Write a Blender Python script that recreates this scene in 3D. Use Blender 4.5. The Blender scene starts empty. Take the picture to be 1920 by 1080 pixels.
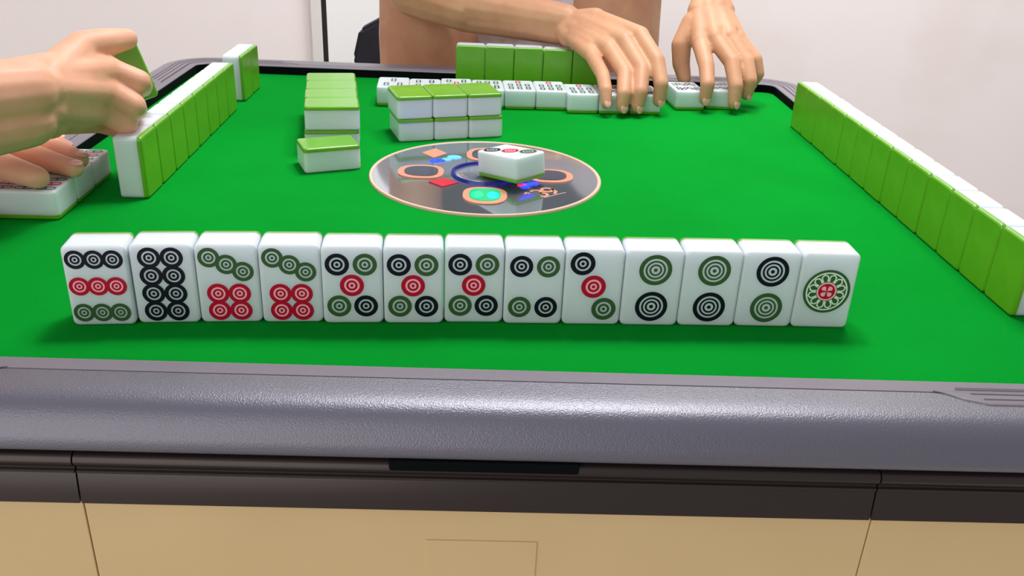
import bpy, bmesh, math, random
from mathutils import Vector, Matrix
random.seed(7)
S = bpy.context.scene
COL = S.collection

# ------------------------------------------------------------------ camera
cam_d = bpy.data.cameras.new('camera'); cam = bpy.data.objects.new('camera', cam_d); COL.objects.link(cam)
S.camera = cam
CX, CY, CZ, PITCH, YAW, ROLL, FPX = 0.00134, -0.68424, 0.23588, 0.44427, -0.03553, -0.04502, 1679.2
cam_d.sensor_fit = 'HORIZONTAL'; cam_d.sensor_width = 36.0; cam_d.lens = FPX * 36.0 / 1920.0
cam_d.clip_start = 0.01; cam_d.clip_end = 50
_Z = Matrix.Rotation(YAW, 3, 'Z')
_r = _Z @ Vector((1, 0, 0)); _f = _Z @ Vector((0, math.cos(PITCH), -math.sin(PITCH))); _d = _Z @ Vector((0, -math.sin(PITCH), -math.cos(PITCH)))
_r2 = math.cos(ROLL) * _r + math.sin(ROLL) * _d; _d2 = -math.sin(ROLL) * _r + math.cos(ROLL) * _d
_M = Matrix((_r2, -_d2, -_f)).transposed().to_4x4(); _M.translation = (CX, CY, CZ)
cam.matrix_world = _M

# ------------------------------------------------------------------ light
W_ = bpy.data.worlds.new('world'); S.world = W_; W_.use_nodes = True
bg = W_.node_tree.nodes['Background']; bg.inputs[0].default_value = (0.93, 0.95, 1.0, 1); bg.inputs[1].default_value = 0.39
def area(name, loc, target, size, power, col, shape='DISK'):
    l = bpy.data.lights.new(name, 'AREA'); l.shape = shape; l.size = size; l.energy = power; l.color = col
    o = bpy.data.objects.new(name, l); COL.objects.link(o); o.location = loc
    o.rotation_euler = (Vector(target) - Vector(loc)).to_track_quat('-Z', 'Y').to_euler()
    return o
area('ceiling_lamp_light', (0.03, 0.17, 0.98), (0.03, 0.17, 0.0), 0.15, 4.6, (0.86, 0.94, 1.0))
area('front_fill_light', (-1.4, -2.4, 0.60), (0.0, 0.4, 0.0), 2.6, 36.0, (1.0, 0.97, 0.94), 'SQUARE')  # added fill from behind the camera to lift the tile fronts; no window stands there
area('wall_fill_light', (0.30, 0.60, 1.55), (0.40, 1.32, 0.0), 0.7, 36.0, (1.0, 0.98, 0.96), 'SQUARE')  # added fill aimed only at the back wall to brighten it, no real fixture
S.view_settings.view_transform = 'Standard'; S.view_settings.look = 'None'
S.view_settings.exposure = 0.0; S.view_settings.gamma = 1.0; S.view_settings.use_curve_mapping = False

# ------------------------------------------------------------------ materials
def srgb(r, g, b):
    f = lambda c: (c / 255 / 12.92) if c / 255 <= 0.04045 else ((c / 255 + 0.055) / 1.055) ** 2.4
    return (f(r), f(g), f(b), 1)
def mat(name, col, rough=0.5, metal=0.0, bump=None, vary=None, spec=0.5, sss=None, emit=None, coat=0.0, sheen=0.0, crough=0.08):
    m = bpy.data.materials.new(name); m.use_nodes = True
    nt = m.node_tree; b = nt.nodes['Principled BSDF']
    b.inputs['Base Color'].default_value = col; b.inputs['Roughness'].default_value = rough
    b.inputs['Metallic'].default_value = metal; b.inputs['Specular IOR Level'].default_value = spec
    b.inputs['Coat Weight'].default_value = coat; b.inputs['Coat Roughness'].default_value = crough
    b.inputs['Sheen Weight'].default_value = sheen
    tc = nt.nodes.new('ShaderNodeTexCoord')
    if vary:                                     # (scale, second colour, low, high)
        n = nt.nodes.new('ShaderNodeTexNoise'); n.inputs['Scale'].default_value = vary[0]; n.inputs['Detail'].default_value = 5
        nt.links.new(tc.outputs['Object'], n.inputs['Vector'])
        rp = nt.nodes.new('ShaderNodeValToRGB'); rp.color_ramp.elements[0].position = vary[2]; rp.color_ramp.elements[1].position = vary[3]
        rp.color_ramp.elements[0].color = col; rp.color_ramp.elements[1].color = vary[1]
        nt.links.new(n.outputs['Fac'], rp.inputs['Fac']); nt.links.new(rp.outputs['Color'], b.inputs['Base Color'])
    if bump:                                     # (scale, strength, distance)
        n = nt.nodes.new('ShaderNodeTexNoise'); n.inputs['Scale'].default_value = bump[0]; n.inputs['Detail'].default_value = 3
        nt.links.new(tc.outputs['Object'], n.inputs['Vector'])
        bp = nt.nodes.new('ShaderNodeBump'); bp.inputs['Strength'].default_value = bump[1]; bp.inputs['Distance'].default_value = bump[2]
        nt.links.new(n.outputs['Fac'], bp.inputs['Height']); nt.links.new(bp.outputs['Normal'], b.inputs['Normal'])
        if coat: nt.links.new(bp.outputs['Normal'], b.inputs['Coat Normal'])
    if sss:
        b.inputs['Subsurface Weight'].default_value = sss[0]; b.inputs['Subsurface Radius'].default_value = sss[1]; b.inputs['Subsurface Scale'].default_value = sss[2]
    if emit:
        b.inputs['Emission Color'].default_value = emit[0]; b.inputs['Emission Strength'].default_value = emit[1]
    return m
M = {}
M['tile_white'] = mat('tile_white', (0.71, 0.765, 0.815, 1), 0.28, spec=0.5, sss=(0.6, (1.0, 1.0, 1.0), 0.012))
M['tile_green'] = mat('tile_green', srgb(98, 166, 22), 0.28, vary=(60, srgb(106, 174, 30), 0.35, 0.65), spec=0.7, coat=0.1)
M['ink_black'] = mat('ink_black', srgb(17, 18, 32), 0.4, spec=0.2)
M['ink_green'] = mat('ink_green', srgb(58, 92, 50), 0.4, spec=0.2)
M['ink_red'] = mat('ink_red', srgb(186, 8, 48), 0.4, spec=0.2)
M['ink_pink'] = mat('ink_pink', srgb(255, 178, 192), 0.4)
M['ink_pale'] = mat('ink_pale', srgb(220, 236, 220), 0.4)
M['felt'] = mat('felt', (0.002, 0.245, 0.020, 1), 1.0, bump=(2600, 0.35, 0.0006), vary=(9, (0.002, 0.28, 0.024, 1), 0.35, 0.7), spec=0.02)
M['black_gap'] = mat('black_gap', (0.003, 0.004, 0.005, 1), 0.7, spec=0.05)
M['rail_smooth'] = mat('rail_smooth', srgb(118, 110, 119), 0.42, spec=0.45)
M['rail_text'] = mat('rail_text', srgb(104, 101, 114), 0.36, metal=0.35, bump=(1300, 0.5, 0.0005), spec=0.8, coat=0.6, crough=0.30)
M['seam'] = mat('seam', srgb(66, 60, 70), 0.6)
M['brown'] = mat('brown', srgb(58, 48, 45), 0.28, metal=0.5, spec=0.6)
M['beige'] = mat('beige', srgb(218, 188, 138), 0.45, vary=(6, srgb(210, 180, 130), 0.4, 0.7))
M['disc'] = mat('disc', (0.46, 0.49, 0.54, 1), 0.07, metal=0.84)
M['disc_rim'] = mat('disc_rim', srgb(236, 190, 170), 0.35)
M['salmon'] = mat('salmon', srgb(224, 146, 118), 0.4)
M['button_face'] = mat('button_face', srgb(96, 98, 116), 0.15, metal=0.5)
M['button_red'] = mat('button_red', srgb(205, 40, 62), 0.3)
M['button_green'] = mat('button_green', srgb(20, 110, 70), 0.2, emit=((0.0, 1.0, 0.35, 1), 0.55))
M['led_green'] = mat('led_green', srgb(30, 220, 100), 0.3, emit=((0.01, 1.0, 0.28, 1), 1.0))
M['led_cyan'] = mat('led_cyan', srgb(10, 200, 200), 0.3, emit=((0.0, 0.85, 0.8, 1), 1.0))
M['led_blue'] = mat('led_blue', srgb(20, 20, 200), 0.3, emit=((0.001, 0.004, 1.0, 1), 30.0))
M['led_skyblue'] = mat('led_skyblue', srgb(50, 110, 255), 0.3, emit=((0.06, 0.22, 1.0, 1), 3.0))
M['led_red'] = mat('led_red', srgb(220, 10, 70), 0.3, emit=((1.0, 0.02, 0.12, 1), 0.9))
M['ring_blue'] = mat('ring_blue', srgb(26, 28, 90), 0.2, emit=((0.01, 0.01, 0.5, 1), 0.25))
M['dome'] = mat('dome', (0.48, 0.50, 0.58, 1), 0.12, metal=0.7)
M['skin'] = mat('skin', srgb(236, 172, 142), 0.5, bump=(500, 0.12, 0.0006), vary=(28, srgb(216, 156, 124), 0.4, 0.75), sss=(0.12, (1.0, 0.4, 0.25), 0.006), spec=0.35)
M['skin_tan'] = mat('skin_tan', srgb(212, 158, 122), 0.5, bump=(500, 0.12, 0.0006), vary=(28, srgb(198, 140, 108), 0.4, 0.75), sss=(0.12, (1.0, 0.4, 0.25), 0.006), spec=0.35)
M['nail'] = mat('nail', srgb(236, 170, 160), 0.25)
M['hair'] = mat('hair', (0.012, 0.010, 0.009, 1), 0.5, bump=(120, 0.6, 0.004))
M['shirt_grey'] = mat('shirt_grey', srgb(62, 72, 86), 0.85, bump=(300, 0.3, 0.001))
M['shirt_white'] = mat('shirt_white', srgb(200, 196, 200), 0.85, bump=(300, 0.3, 0.001))
M['shorts'] = mat('shorts', srgb(226, 212, 214), 0.85, bump=(14, 0.9, 0.02))
M['navy'] = mat('navy', srgb(32, 36, 52), 0.9)
M['eye_white'] = mat('eye_white', (0.8, 0.8, 0.8, 1), 0.2)
M['eye_dark'] = mat('eye_dark', (0.02, 0.012, 0.01, 1), 0.15)
M['lips'] = mat('lips', srgb(190, 110, 100), 0.45)
M['chair_black'] = mat('chair_black', srgb(26, 28, 36), 0.7, vary=(8, srgb(40, 44, 62), 0.4, 0.7))
M['wall'] = mat('wall', srgb(246, 237, 236), 0.9, vary=(3.2, srgb(238, 226, 220), 0.52, 0.78), bump=(30, 0.1, 0.002))
M['door'] = mat('door', srgb(250, 249, 248), 0.6)
M['door_edge'] = mat('door_edge', srgb(228, 223, 218), 0.7)
M['trim_black'] = mat('trim_black', (0.006, 0.006, 0.007, 1), 0.5)
M['floor'] = mat('floor', srgb(196, 190, 182), 0.5, vary=(4, srgb(182, 176, 168), 0.4, 0.7))

# ------------------------------------------------------------------ helpers
def link(name, me, mats, parent=None, smooth=False):
    o = bpy.data.objects.new(name, me); COL.objects.link(o)
    if mats is not None and not me.materials:
        for m in (mats if isinstance(mats, (list, tuple)) else [mats]): me.materials.append(M[m])
    if parent: o.parent = parent
    if smooth:
        for p in me.polygons: p.use_smooth = True
    return o
def pyd(name, v, f, mi=None):
    me = bpy.data.meshes.new(name); me.from_pydata([tuple(x) for x in v], [], f); me.update()
    if mi:
        for p, i in zip(me.polygons, mi): p.material_index = i
    return me
def tag(o, label=None, cat=None, group=None, kind=None):
    if label: o['label'] = label
    if cat: o['category'] = cat
    if group: o['group'] = group
    if kind: o['kind'] = kind
    return o
def empty(name, mw=None):
    o = bpy.data.objects.new(name, None); COL.objects.link(o); o.empty_display_size = 0.01
    if mw is not None: o.matrix_world = mw
    return o
def bm_mesh(name, bm):
    bmesh.ops.recalc_face_normals(bm, faces=bm.faces[:])
    me = bpy.data.meshes.new(name); bm.to_mesh(me); bm.free(); return me
def box_mesh(name, x0, x1, y0, y1, z0, z1, bev=0.0, seg=2):
    bm = bmesh.new(); bmesh.ops.create_cube(bm, size=1)
    for v in bm.verts:
        v.co = ((x0 + x1) / 2 + v.co.x * (x1 - x0), (y0 + y1) / 2 + v.co.y * (y1 - y0), (z0 + z1) / 2 + v.co.z * (z1 - z0))
    if bev: bmesh.ops.bevel(bm, geom=bm.edges[:], offset=bev, segments=seg, profile=0.5, affect='EDGES')
    return bm_mesh(name, bm)
def extrude_poly(name, pts, z0, z1):
    n = len(pts); v = [(x, y, z0) for x, y in pts] + [(x, y, z1) for x, y in pts]
    f = [tuple(range(n - 1, -1, -1)), tuple(range(n, 2 * n))] + [(i, (i + 1) % n, n + (i + 1) % n, n + i) for i in range(n)]
    me = pyd(name, v, f); bm = bmesh.new(); bm.from_mesh(me); bpy.data.meshes.remove(me); return bm_mesh(name, bm)
def auto_smooth(me, deg=40):
    bm = bmesh.new(); bm.from_mesh(me)
    for f in bm.faces: f.smooth = True
    for e in bm.edges:
        if len(e.link_faces) == 2 and e.calc_face_angle(0) > math.radians(deg): e.smooth = False
    bm.to_mesh(me); bm.free(); return me

# ------------------------------------------------------------------ the room
FLOOR = -0.75
o = link('floor', box_mesh('floor', -3, 3, -2.2, 1.32, FLOOR - 0.1, FLOOR), 'floor'); tag(o, kind='structure')
o = link('wall_back', box_mesh('wall_back', -3, 3, 1.32, 1.44, FLOOR, 2.0), 'wall'); tag(o, kind='structure')
o = link('wall_left', box_mesh('wall_left', -3.1, -3.0, -2.2, 1.44, FLOOR, 2.0), 'wall'); tag(o, kind='structure')
d = empty('door_1', Matrix.Translation((0, 1.30, FLOOR))); tag(d, kind='structure')
def in_parent(o, p):
    o.parent = p; o.matrix_parent_inverse = p.matrix_world.inverted(); return o
bpy.context.view_layer.update()
link('door_panel', box_mesh('door_panel', -0.351, 0.27, 0.0, 0.02, 0.0, 2.05, 0.002), 'door', d)
link('door_jamb', box_mesh('door_jamb', -0.384, -0.361, -0.004, 0.02, 0.0, 2.1, 0.002), 'door_edge', d)
o = link('trim_1', box_mesh('trim_1', -0.3605, -0.3515, 1.300, 1.32, FLOOR, 1.4), 'trim_black'); tag(o, kind='structure')

# ------------------------------------------------------------------ the table
AX, YN, YF, R0 = 0.337, 0.302, 0.3726, 0.012
table = empty('mahjong_table', Matrix.Translation((0, 0, FLOOR)))
tag(table, 'automatic mahjong table with bright green felt, grey rail and beige cabinet', 'table')
TI = Matrix.Translation((0, 0, -FLOOR))
def tp(name, me, mats, smooth=False):       # a table part whose mesh is in felt coordinates (felt top at z=0)
    if not me.get('shift'): me.transform(TI); me['shift'] = 1
    return link(name, me, mats, table, smooth)
def loop(s, n=8):
    r = R0 + s; c = [(AX - R0, -(YN - R0)), (AX - R0, YF - R0), (-(AX - R0), YF - R0), (-(AX - R0), -(YN - R0))]
    out = []
    for k, (cx, cy) in enumerate(c):
        for i in range(n + 1):
            a = math.radians(-90 + 90 * k + 90 * i / n); out.append((cx + r * math.cos(a), cy + r * math.sin(a)))
    return out
def sweep(name, prof):
    v, f = [], []; L = [loop(s) for s, z in prof]; n = len(L[0])
    for (s, z), l in zip(prof, L): v += [(x, y, z) for x, y in l]
    for j in range(len(prof) - 1):
        for i in range(n): f.append((j * n + i, j * n + (i + 1) % n, (j + 1) * n + (i + 1) % n, (j + 1) * n + i))
    return pyd(name, v, f)
def rz(s):
    if s <= 0.013: return 0.0095 + 0.0005 * s / 0.013
    t = max(0.0, (s - 0.013) / 0.034); return 0.010 + 0.0015 * t - 0.0170 * t ** 5.5
# felt: subdivided slab
n_ = loop(-0.0002)
felt_me = extrude_poly('felt', n_, -0.012, 0.0)
tp('felt', felt_me, 'felt')
tp('gap_lip', sweep('gap_lip', [(-0.0004, -0.011), (0.0, -0.006), (0.0, 0.0085), (0.0012, 0.0088), (0.0012, -0.011)]), 'black_gap')
tp('rail_ledge', auto_smooth(sweep('rail_ledge', [(0.0006, 0.004), (0.0006, 0.0088), (0.0012, 0.0095)] + [(s, rz(s)) for s in (0.004, 0.008, 0.0118)] + [(0.0121, 0.0092), (0.0121, 0.004)])), 'rail_smooth')
pan = [(0.0125, 0.004), (0.0125, 0.0092), (0.0128, rz(0.0128))] + [(0.013 + 0.034 * i / 60, rz(0.013 + 0.034 * i / 60)) for i in range(1, 61) if i % 4 == 0 or i > 36]
pan += [(0.0473, -0.0088), (0.0468, -0.0112), (0.0450, -0.0128), (0.038, -0.0134)]
tp('rail_panel', auto_smooth(sweep('rail_panel', pan)), 'rail_text')
tp('rail_seam', sweep('rail_seam', [(0.0119, 0.0045), (0.0119, 0.0093), (0.0127, 0.0093), (0.0127, 0.0045)]), 'seam')
# decorated corner pieces: a smooth plate with grooves, wrapped round each corner
def corner_path(sx, top, s, t0, n=8):        # t0 = how far from the corner centre the piece starts along the straight
    cy = (YF - R0) if top else -(YN - R0); sy = 1 if top else -1
    cx = AX - R0
    pts = []
    for i in range(8): pts.append((cx - t0 * (1 - (i / 8) ** 2.2), cy + sy * (R0 + s)))
    for i in range(n + 1):
        a = math.radians(90 - 90 * i / n); pts.append((cx + (R0 + s) * math.cos(a), cy + sy * (R0 + s) * math.sin(a)))
    for i in range(1, 9): pts.append((cx + R0 + s, cy - sy * t0 * (1 - (1 - i / 8) ** 2.2)))
    return [(sx * x, y) for x, y in pts]
for sx in (1, -1):
    for top in (False, True):
        v, f = [], []
        rows = 7; smax_end = 0.0232
        P = [corner_path(sx, top, s, 0.102) for s in (0.0,)]
        npt = len(P[0])
        for j in range(npt):
            # distance from the near end along the straight -> growing width
            if j < 8: e = (j / 8) ** 2.2 * 0.102
            elif j > npt - 9: e = ((npt - 1 - j) / 8) ** 2.2 * 0.102
            else: e = 0.102
            k = min(1, max(0, e / 0.02)); k = k * k * (3 - 2 * k)
            sm = 0.0116 + (smax_end - 0.0116) * k
            for q in range(rows):
                s = 0.0112 + (sm - 0.0112) * q / (rows - 1)
                x, y = corner_path(sx, top, s, 0.102)[j]
                v.append((x, y, rz(s) + (0.00055 if 0 < q < rows - 1 else 0.0)))
        for j in range(npt - 1):
            for q in range(rows - 1):
                a = j * rows + q; f.append((a, a + rows, a + rows + 1, a + 1) if (sx > 0) != top else (a, a + 1, a + rows + 1, a + rows))
        tp('corner_plate', pyd('corner_plate', v, f), 'rail_smooth', True)
        v, f = [], []
        for j in range(npt):
            if j < 8: e = (j / 8) ** 2.2 * 0.102
            elif j > npt - 9: e = ((npt - 1 - j) / 8) ** 2.2 * 0.102
            else: e = 0.102
            k = min(1, max(0, e / 0.02)); k = k * k * (3 - 2 * k); sm = 0.0116 + (smax_end - 0.0116) * k
            for q in (0.0, 0.0008):
                x, y = corner_path(sx, top, sm + q, 0.102)[j]; v.append((x, y, rz(sm + q) + 0.0004))
        for j in range(npt - 1): f.append((2 * j, 2 * j + 1, 2 * j + 3, 2 * j + 2))
        tp('plate_seam', pyd('plate_seam', v, f), 'seam')
        for s, t0 in ((0.0088, 0.090), (0.0140, 0.0845), (0.0190, 0.0805)):
            v, f = [], []
            A = corner_path(sx, top, s - 0.00055, t0); B = corner_path(sx, top, s + 0.00055, t0)
            for a, b in zip(A, B): v += [(a[0], a[1], rz(s) + 0.0007), (b[0], b[1], rz(s) + 0.0007)]
            for j in range(len(A) - 1): f.append((2 * j, 2 * j + 1, 2 * j + 3, 2 * j + 2))
            tp('corner_groove', pyd('corner_groove', v, f), 'seam')
# fascia below the rail: drawer front in the middle of the near side, the rest running round the table
fp = [(0.036, -0.0150), (0.0432, -0.0152), (0.0448, -0.0160), (0.0458, -0.0175), (0.0460, -0.0190), (0.0452, -0.0208), (0.0440, -0.0220), (0.0434, -0.0230),
      (0.0434, -0.0238), (0.0446, -0.0243), (0.0446, -0.0256), (0.0436, -0.0262), (0.0440, -0.0270), (0.0452, -0.0424), (0.036, -0.0428)]
def strip(name, x0, x1, chamf=0.0004):
    v, f = [], []; n = len(fp)
    for x in (x0, x1): v += [(x, -YN - s, z) for s, z in fp]
    for i in range(n): f.append((i, (i + 1) % n, n + (i + 1) % n, n + i))
    f += [tuple(range(n)), tuple(range(2 * n - 1, n - 1, -1))]
    me = pyd(name, v, f); bm = bmesh.new(); bm.from_mesh(me); bpy.data.meshes.remove(me); return auto_smooth(bm_mesh(name, bm), 30)
tp('drawer_front', strip('drawer_front', -0.1828, 0.1896), 'brown')
def round_open(name, xs, xe):
    v, f = [], []; n = len(fp); Ls = []
    for s, z in fp:
        l = loop(s); l = [(xs, -YN - s)] + l[:] + [(xe, -YN - s)]
        # loop starts at the near right corner and ends at the near left corner
        Ls.append([(x, y, z) for x, y in l])
    m = len(Ls[0])
    for l in Ls: v += l
    for j in range(n):
        for i in range(m - 1): f.append((j * m + i, j * m + i + 1, ((j + 1) % n) * m + i + 1, ((j + 1) % n) * m + i))
    f.append(tuple(j * m for j in range(n))); f.append(tuple(j * m + m - 1 for j in range(n - 1, -1, -1)))
    me = pyd(name, v, f); bm = bmesh.new(); bm.from_mesh(me); bpy.data.meshes.remove(me); return auto_smooth(bm_mesh(name, bm), 30)
tp('fascia', round_open('fascia', 0.1904, -0.1836), 'brown')
tp('drawer_slot', box_mesh('drawer_slot', -0.0395, 0.0480, -0.3490, -0.330, -0.0188, -0.0128, 0.0012), 'black_gap')  # solid block; the dark of the opening is put into its black colour
# beige cabinet panels
for nm, x0, x1 in (('drawer_panel', -0.1856, 0.1945), ('cabinet_panel', -0.36, -0.1862), ('cabinet_panel', 0.1951, 0.36)):
    tp(nm, box_mesh(nm, x0, x1, -0.340, -0.330, -0.30, -0.040, 0.0005), 'beige')
tp('badge_plate', box_mesh('badge_plate', -0.0235, 0.0316, -0.3408, -0.339, -0.13, -0.066, 0.0004), 'beige')
tp('cabinet_body', box_mesh('cabinet_body', -0.36, 0.36, -0.331, 0.40, -0.30, -0.015, 0.004), 'beige')
tp('pedestal', box_mesh('pedestal', -0.13, 0.13, -0.10, 0.17, -0.71, -0.299, 0.01), 'brown')
tp('base_plate', box_mesh('base_plate', -0.30, 0.30, -0.27, 0.34, -0.75, -0.70, 0.015), 'brown')

# ------------------------------------------------------------------ the control disc in the middle of the table
DC = (0.0005, 0.0248); DR = 0.0953
def annulus(r0, r1, z, n=48, c=(0, 0)):
    v, f = [], []
    for i in range(n):
        a = 2 * math.pi * i / n; v += [(c[0] + r0 * math.cos(a), c[1] + r0 * math.sin(a), z), (c[0] + r1 * math.cos(a), c[1] + r1 * math.sin(a), z)]
    for i in range(n):
        j = (i + 1) % n
        f.append((2 * i, 2 * i + 1, 2 * j + 1, 2 * j))
    return v, f
def lathe(name, prof, n=64, c=(0, 0)):
    v, f = [], []; m = len(prof)
    for i in range(n):
        a = 2 * math.pi * i / n
        v += [(c[0] + r * math.cos(a), c[1] + r * math.sin(a), z) for r, z in prof]
    for i in range(n):
        j = (i + 1) % n
        for k in range(m - 1): f.append((i * m + k, j * m + k, j * m + k + 1, i * m + k + 1))
    me = pyd(name, v, f); bm = bmesh.new(); bm.from_mesh(me); bpy.data.meshes.remove(me)
    bmesh.ops.remove_doubles(bm, verts=bm.verts[:], dist=1e-6)
    return auto_smooth(bm_mesh(name, bm), 35)
disc = tp('control_disc', lathe('control_disc', [(0, 0.0016), (0.06, 0.0016), (DR - 0.003, 0.0015), (DR - 0.0028, -0.001)], 96, DC), 'disc')
def dp(name, me, mats, smooth=False):       # a sub-part of the disc
    me.transform(TI); o = link(name, me, mats, disc, smooth); return o
dp('rim', lathe('rim', [(DR - 0.0030, 0.0012), (DR - 0.0024, 0.0019), (DR - 0.0004, 0.0019), (DR + 0.0002, 0.001), (DR + 0.0002, -0.001)], 96, DC), 'disc_rim')
dp('dice_ring', lathe('dice_ring', [(0.0256, 0.0015), (0.0264, 0.0038), (0.0282, 0.0038), (0.0290, 0.0015)], 64, DC), 'ring_blue')
dp('dice_dome', lathe('dice_dome', [(0, 0.0034), (0.010, 0.0033), (0.018, 0.0030), (0.024, 0.0024), (0.0256, 0.0015)], 64, DC), 'dome')
def polar(r, deg, r2=0.0, t=0.0):
    a = math.radians(deg); return (DC[0] + (r) * math.cos(a) - t * math.sin(a), DC[1] + (r) * math.sin(a) + t * math.cos(a))
def shield(deg, w, l0, l1, n=20):           # outline of a button: flat inner end, round outer end
    pts = []
    for i in range(n):
        a = 2 * math.pi * i / n
        ca, sa = math.cos(a), math.sin(a)
        e = 0.62 if ca < 0 else 0.95
        rr = (abs(ca) ** e) * (1 if ca > 0 else -1); tt = (abs(sa) ** 0.8) * (1 if sa > 0 else -1)
        lm = (l0 + l1) / 2; pts.append(polar(lm + rr * (l1 - l0) / 2, deg, 0, tt * w / 2))
    return pts
def flat(name, pts, z0, z1): return extrude_poly(name, pts, z0, z1)
for deg in (0, 90, 180, 270):
    dp('button_frame', flat('button_frame', shield(deg, 0.0345, 0.0345, 0.0725, 28), 0.0012, 0.0024), 'salmon')
    dp('button', flat('button', shield(deg, 0.0250, 0.0390, 0.0670, 28), 0.0012, 0.0029), 'button_green' if deg == 270 else 'button_face')
for t, m in ((-0.0062, 'led_green'), (0.0062, 'led_cyan')):
    c = polar(0.0545, 270, 0, t)
    dp('lamp_spot', flat('lamp_spot', [(c[0] + 0.0046 * math.cos(2 * math.pi * i / 16), c[1] + 0.0078 * math.sin(2 * math.pi * i / 16)) for i in range(16)], 0.0025, 0.00305), m)
def diamond(c, deg, a, b):
    q = math.radians(deg); u = (math.cos(q), math.sin(q)); w = (-u[1], u[0])
    return [(c[0] + u[0] * i * a + w[0] * j * b, c[1] + u[1] * i * a + w[1] * j * b) for i, j in ((1, 0), (0, 1), (-1, 0), (0, -1))]
dp('diamond_key', flat('diamond_key', diamond((-0.0330, -0.0010), 0, 0.0118, 0.0110), 0.0012, 0.0026), 'button_red')
dp('diamond_mark', flat('diamond_mark', diamond((-0.0450, 0.0790), 0, 0.0110, 0.0140), 0.0012, 0.0018), 'salmon')
dp('diamond_key', flat('diamond_key', diamond((0.0360, 0.0520), 0, 0.0118, 0.0110), 0.0012, 0.0026), 'button_red')
for (x, y, a, m) in ((-0.0435, 0.0560, 0.0036, 'led_blue'), (-0.0385, 0.0580, 0.0032, 'led_blue'), (-0.0335, 0.0610, 0.0034, 'led_skyblue'), (-0.0272, 0.0680, 0.0050, 'led_skyblue')):
    dp('number_light', flat('number_light', [(x + a * 1.25 * math.cos(2 * math.pi * i / 14), y + a * math.sin(2 * math.pi * i / 14)) for i in range(14)], 0.0012, 0.0022), m)
for (x, y, a, m) in ((0.0300, -0.0005, 0.0032, 'led_red'), (0.0345, 0.0010, 0.0030, 'led_blue'), (0.0390, 0.0040, 0.0032, 'led_blue'), (0.0320, -0.0045, 0.0026, 'led_blue')):
    dp('number_light', flat('number_light', [(x + a * 1.25 * math.cos(2 * math.pi * i / 14), y + a * math.sin(2 * math.pi * i / 14)) for i in range(14)], 0.0012, 0.0022), m)
# the printed figures "39" with a stroke before and a fine line under them
def tube2(pts, w):                            # flat ribbon
    v, f = [], []
    for i, p in enumerate(pts):
        a = pts[max(0, i - 1)]; b = pts[min(len(pts) - 1, i + 1)]; dx, dy = b[0] - a[0], b[1] - a[1]; l = math.hypot(dx, dy) or 1
        nx, ny = -dy / l * w / 2, dx / l * w / 2; v += [(p[0] + nx, p[1] + ny), (p[0] - nx, p[1] - ny)]
    for i in range(len(pts) - 1): f.append((2 * i, 2 * i + 1, 2 * i + 3, 2 * i + 2))
    return v, f
def arc(cx, cy, r, a0, a1, n=10, ry=None): return [(cx + r * math.cos(math.radians(a0 + (a1 - a0) * i / n)), cy + (ry or r) * math.sin(math.radians(a0 + (a1 - a0) * i / n))) for i in range(n + 1)]
glyphs = [[(-0.0115, 0.004), (-0.0085, 0.0062), (-0.0080, 0.0030)],
          arc(-0.002, 0.0036, 0.0034, 150, -80) + arc(-0.002, -0.0030, 0.0036, 80, -150),
          arc(0.0070, 0.0026, 0.0038, 0, 360, 16) + [(0.0108, 0.0026), (0.0104, -0.003), (0.0060, -0.0066)]]
lc = (0.0450, -0.0170); la = math.radians(38)
for g in glyphs:
    v, f = tube2([(1.15 * a_, 1.15 * b_) for a_, b_ in g], 0.0026); vv = [(lc[0] + x * math.cos(la) - y * math.sin(la), lc[1] + x * math.sin(la) + y * math.cos(la), 0.00175) for x, y in v]
    dp('figure', pyd('figure', vv, f), 'salmon')
v, f = tube2([(-0.006, -0.0095), (0.017, -0.0095)], 0.0007)
dp('figure_line', pyd('figure_line', [(lc[0] + x * math.cos(la) - y * math.sin(la), lc[1] + x * math.sin(la) + y * math.cos(la), 0.00175) for x, y in v], f), 'disc_rim')

# ------------------------------------------------------------------ mahjong tiles
TW, TH, TD, TG = 0.0328, 0.0466, 0.0207, 0.0034
def make_tile_meshes():
    bm = bmesh.new(); bmesh.ops.create_cube(bm, size=1)
    for v in bm.verts: v.co = (v.co.x * TW, v.co.y * TH, v.co.z * TD)
    ed = [e for e in bm.edges if abs(e.verts[0].co.z - e.verts[1].co.z) > 1e-4]
    bmesh.ops.bevel(bm, geom=ed, offset=0.0032, segments=4, profile=0.5, affect='EDGES')
    ed = [e for e in bm.edges if abs(e.verts[0].co.z - e.verts[1].co.z) < 1e-5 and len(e.link_faces) == 2 and abs(e.link_faces[0].normal.z - e.link_faces[1].normal.z) > 0.5]
    bmesh.ops.bevel(bm, geom=ed, offset=0.0017, segments=3, profile=0.5, affect='EDGES')
    bmesh.ops.recalc_face_normals(bm, faces=bm.faces[:])
    zc = -TD / 2 + TG; out = []
    for side in (1, -1):
        b = bm.copy()
        r = bmesh.ops.bisect_plane(b, geom=b.verts[:] + b.edges[:] + b.faces[:], dist=1e-7, plane_co=(0, 0, zc), plane_no=(0, 0, 1), clear_inner=side > 0, clear_outer=side < 0)
        bmesh.ops.holes_fill(b, edges=[e for e in b.edges if e.is_boundary])
        me = bm_mesh('tile_body' if side > 0 else 'tile_back', b); me.materials.append(M['tile_white' if side > 0 else 'tile_green']); auto_smooth(me, 50); out.append(me)
    bm.free(); return out
def weighted(me):                              # keep the big flat faces flat, round only the edges
    o = bpy.data.objects.new('tmp', me); COL.objects.link(o)
    w = o.modifiers.new('w', 'WEIGHTED_NORMAL'); w.weight = 100; w.keep_sharp = True
    out = bpy.data.meshes.new_from_object(o.evaluated_get(bpy.context.evaluated_depsgraph_get())); out.name = me.name
    bpy.data.objects.remove(o); return out
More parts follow.
